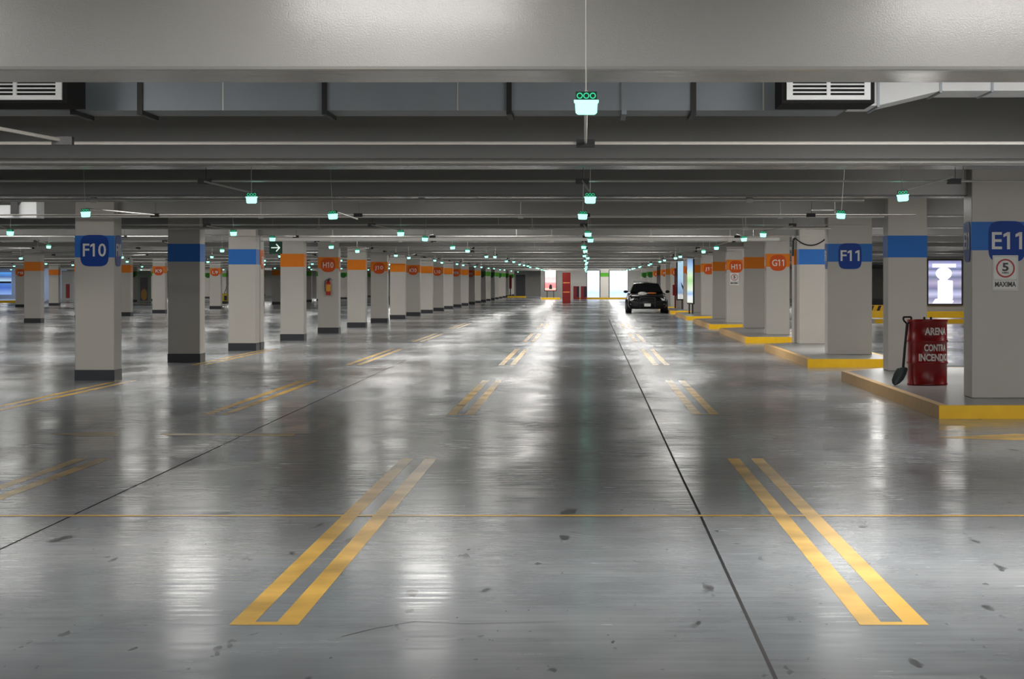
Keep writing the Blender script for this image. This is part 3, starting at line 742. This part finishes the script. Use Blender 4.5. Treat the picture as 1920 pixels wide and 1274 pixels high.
# far left background
s = 645.16/30.0
t = thing('shopfront', 'blue lit shopfront at the far left edge behind the pillars', 'shopfront', (-53.5, 30.2*U, 0))
bm = BM(); box(bm, 0, 8.0, 0, .3, 0, 2.6); obj('facade', bm, mat('pale_blue_wall', hexc(150, 170, 205), .5), t)
bm = BM(); box(bm, 0, 3.1, -.05, 0, .35, 2.3); obj('lit_window', bm, gen_emit('blue_shop_light', [(0, (.3, .5, .9, 1)), (.3, (.05, .15, .6, 1)), (.55, (.1, .25, .7, 1)), (.62, (.5, .75, 1, 1)), (.8, (.08, .15, .4, 1)), (1, (.1, .4, 1, 1))], 1.3), t)
bm = BM(); box(bm, 0, 3.1, -.1, -.05, 1.35, 1.5); box(bm, 1.9, 2.1, -.1, -.05, .35, 1.35); obj('mullion', bm, M_dark, t)
s = 645.16/27.0
t = thing('ticket_kiosk', 'white lit kiosk with a red stripe, between the far left pillars', 'kiosk', ((126-1098)/s, 27.0*U, 0))
bm = BM(); box(bm, -.45, .45, 0, .6, 0, 2.35); obj('cabinet', bm, M_duct, t, bevel=.02)
bm = BM(); box(bm, -.1, .2, -.01, 0, .2, 1.3); obj('red_panel', bm, mat('soft_red_panel', hexc(190, 80, 80), .5), t)
bm = BM(); box(bm, -.4, .4, -.01, 0, 1.4, 1.7); obj('lit_strip', bm, M_white, t)
s = 645.16/25.0
t = thing('doorway_poster', 'tall poster with a yellow brown figure in a green frame, left of pillar K9', 'poster', ((270-1098)/s, 25.0*U, 0))
bm = BM(); box(bm, -.5, .5, 0, .15, 0, 2.2); obj('frame', bm, mat('green_grey_frame', hexc(150, 165, 150), .5), t)
bm = BM(); box(bm, -.28, .28, -.01, 0, .1, 1.8); obj('print', bm, mat('brown_print', hexc(120, 110, 120), .6, noise=.3, nscale=3), t)
bm = BM(); slabxz(bm, disc(0, .55, .22, .42), -.02, -.01); obj('figure', bm, mat('yellow_brown_print', hexc(210, 165, 90), .6), t)
s = 645.16/22.0
t = thing('floor_scrubber', 'yellow and black floor cleaning machine parked beyond pillar L9', 'cleaning machine', ((421-1098)/s, 22.0*U, 0))
bm = BM(); box(bm, -.22, .22, -.3, .3, .22, .75); obj('body', bm, mat('machine_yellow', hexc(220, 190, 40), .4), t, bevel=.05)
bm = BM(); box(bm, -.22, .2, -.35, .35, .08, .25); box(bm, .02, .2, -.32, -.3, .3, .6); obj('brush_deck', bm, M_dark, t)
bm = BM(); tube(bm, [(-.02, 0, .75), (.1, -.1, 1.0), (.14, -.1, 1.2)], .02, 8); obj('handle', bm, M_dark, t)

# ------------------------------------------------------------------ the car
def car():
    M_body = mat('black_car_paint', hexc(9, 9, 12), .12, noise=.05, spec=.35)
    M_glass = mat('dark_car_glass', hexc(16, 19, 22), .05)
    M_chr = mat('headlamp_chrome', hexc(215, 220, 225), .2, metal=.4)
    t = thing('police_car', 'black patrol sedan facing the camera with white hood patch, parked by the right kerb', 'car', ((1214-1098)/(645.16/16.4), 16.4*U, 0))
    t.rotation_euler = (0, 0, 0)
    # stations along y (0 = nose): half profile (x, z)
    st = [
        (.00, [(0, .28), (.62, .28), (.74, .36), (.76, .55), (.66, .70), (0, .74)]),
        (.12, [(0, .22), (.78, .22), (.88, .36), (.89, .58), (.78, .76), (0, .80)]),
        (.45, [(0, .20), (.86, .20), (.94, .36), (.94, .64), (.84, .84), (0, .90)]),
        (1.25, [(0, .20), (.88, .20), (.95, .36), (.96, .70), (.88, .93), (0, .99)]),
        (1.45, [(0, .20), (.88, .20), (.95, .36), (.96, .72), (.88, .96), (0, 1.02)]),
        (3.9, [(0, .20), (.88, .20), (.95, .36), (.96, .74), (.88, .98), (0, 1.02)]),
        (4.85, [(0, .25), (.80, .25), (.90, .38), (.90, .72), (.80, .95), (0, .98)]),
        (5.0, [(0, .32), (.70, .32), (.80, .42), (.80, .68), (.7, .88), (0, .9)])]
    def loft(bm, st):
        rows = []
        for y, hp in st:
            ring = [(x, z) for x, z in hp] + [(-x, z) for x, z in hp[::-1] if x > 0]
            rows.append([bm.verts.new((x, y, z)) for x, z in ring])
        n = len(rows[0])
        for A, B in zip(rows, rows[1:]):
            for i in range(n): bm.faces.new((A[i], A[(i+1) % n], B[(i+1) % n], B[i]))
        bm.faces.new(rows[0]); bm.faces.new(rows[-1][::-1])
    bm = BM(); loft(bm, st)
    bod = obj('body', bm, M_body, t, bevel=.03, smooth=True)
    bm = BM(); loft(bm, [(1.45, [(0, .95), (.80, .95), (.80, .97), (0, 1.03)]), (2.15, [(0, .95), (.84, .95), (.60, 1.40), (0, 1.46)]),
                         (2.9, [(0, .95), (.84, .95), (.60, 1.43), (0, 1.49)]), (3.4, [(0, .95), (.84, .95), (.60, 1.38), (0, 1.44)]), (4.2, [(0, .95), (.8, .95), (.76, 1.0), (0, 1.03)])])
    obj('cabin', bm, M_body, t, bevel=.02, smooth=True)
    bm = BM()
    v = [bm.verts.new(p) for p in ((-.73, 1.47, 1.01), (.73, 1.47, 1.01), (.55, 2.10, 1.395), (-.55, 2.10, 1.395))]; f = bm.faces.new(v)
    w2 = bmesh.ops.extrude_face_region(bm, geom=[f]); bmesh.ops.translate(bm, verts=[e for e in w2['geom'] if isinstance(e, bmesh.types.BMVert)], vec=(0, -.025, .02))
    obj('windscreen', bm, M_glass, t)
    for s_ in (-1, 1):
        bm = BM(); slabxz(bm, [(s_*.28, 1.02), (s_*.5, 1.02), (s_*.5, 1.2), (s_*.42, 1.28), (s_*.34, 1.28), (s_*.28, 1.2)], 2.2, 2.3)
        bm = BM(); bmesh.ops.create_uvsphere(bm, u_segments=16, v_segments=10, radius=1, matrix=Matrix.Translation((s_*1.01, 1.6, 1.03)) @ Matrix.Diagonal((.11, .09, .07, 1)))
        obj('side_mirror', bm, M_body, t, smooth=True)
        bm = BM(); bmesh.ops.create_uvsphere(bm, u_segments=20, v_segments=10, radius=1, matrix=Matrix.Translation((s_*.68, .10, .66)) @ Matrix.Rotation(s_*.25, 4, 'Y') @ Matrix.Diagonal((.17, .1, .075, 1)))
        obj('headlamp', bm, M_chr, t, smooth=True)
        bm = BM(); bmesh.ops.create_uvsphere(bm, u_segments=16, v_segments=8, radius=1, matrix=Matrix.Translation((s_*.70, .07, .44)) @ Matrix.Diagonal((.13, .06, .03, 1)))
        obj('fog_lamp', bm, M_chr, t, smooth=True)
        bm = BM(); bmesh.ops.create_uvsphere(bm, u_segments=16, v_segments=8, radius=1, matrix=Matrix.Translation((s_*.82, .5, .86)) @ Matrix.Rotation(s_*.7, 4, 'Y') @ Matrix.Diagonal((.09, .16, .022, 1)))
        obj('fender_patch', bm, M_white, t, smooth=True)
        for y in (.95, 3.95):
            bm = BM(); a = Vector((s_*.74, y, .33)); b = Vector((s_*.99, y, .33))
            rod(bm, a, b, .33, 32); wh = obj('wheel', bm, mat('tyre_rubber', hexc(16, 16, 17), .7), t, bevel=.02, smooth=True)
            bm = BM(); rod(bm, (s_*.98, y, .33), (s_*1.0, y, .33), .2, 20); obj('rim', bm, M_chr, wh)
    bm = BM(); slabxz(bm, [(-.42, .56), (.42, .56), (.46, .70), (-.46, .70)], -.02, .02); obj('grille', bm, M_void, t)
    bm = BM()
    tube(bm, [(-.36, -.07, .30), (-.36, -.07, .74), (.36, -.07, .74), (.36, -.07, .30)], .02, 8); tube(bm, [(-.36, -.07, .5), (.36, -.07, .5)], .018, 8); obj('push_bar', bm, mat('black_push_bar', hexc(38, 38, 40), .4), t)
    bm = BM(); box(bm, -.155, .155, -.1, -.085, .33, .47); lp = obj('licence_plate', bm, mat('plate_white', hexc(200, 205, 200), .5, noise=.3, nscale=14), t)
    bm = BM(); bmesh.ops.create_uvsphere(bm, u_segments=20, v_segments=8, radius=1, matrix=Matrix.Translation((-.22, .80, .94)) @ Matrix.Rotation(.16, 4, 'X') @ Matrix.Diagonal((.22, .38, .06, 1)))
    obj('hood_patch', bm, M_white, t, label='white oval patch on the hood', smooth=True)
    bm = BM(); bmesh.ops.create_uvsphere(bm, u_segments=20, v_segments=8, radius=1, matrix=Matrix.Translation((.22, .9, .965)) @ Matrix.Rotation(.10, 4, 'X') @ Matrix.Diagonal((.24, .28, .022, 1)))
    obj('hood_stripe', bm, M_or, t, label='orange streak on the hood', smooth=True)
    bm = BM(); box(bm, -.62, .12, 2.45, 2.8, 1.49, 1.59); obj('roof_beacon', bm, M_white, t, bevel=.03)
car()

# ------------------------------------------------------------------ fixture housings above the tubes (high between the beams)
for i, (x, y, L) in enumerate(FIXT):
    if y > 60: continue
    t = thing('fluorescent_fixture', 'white fluorescent ceiling fixture hidden between the beams', 'ceiling light', (x, y, 3.075), 'fluorescent fixtures between the beams')
    key = ('hs', L)
    place('housing', cached(key, lambda: bmesh_box(-L/2-.03, L/2+.03, -.09, .09, 0, .07)), M_duct, t, (0, 0, 0))
    place('mounting', cached('mt', lambda: bmesh_box(-.05, .05, -.05, .05, .07, SLAB_Z-3.075)), M_galv, t, (0, 0, 0))
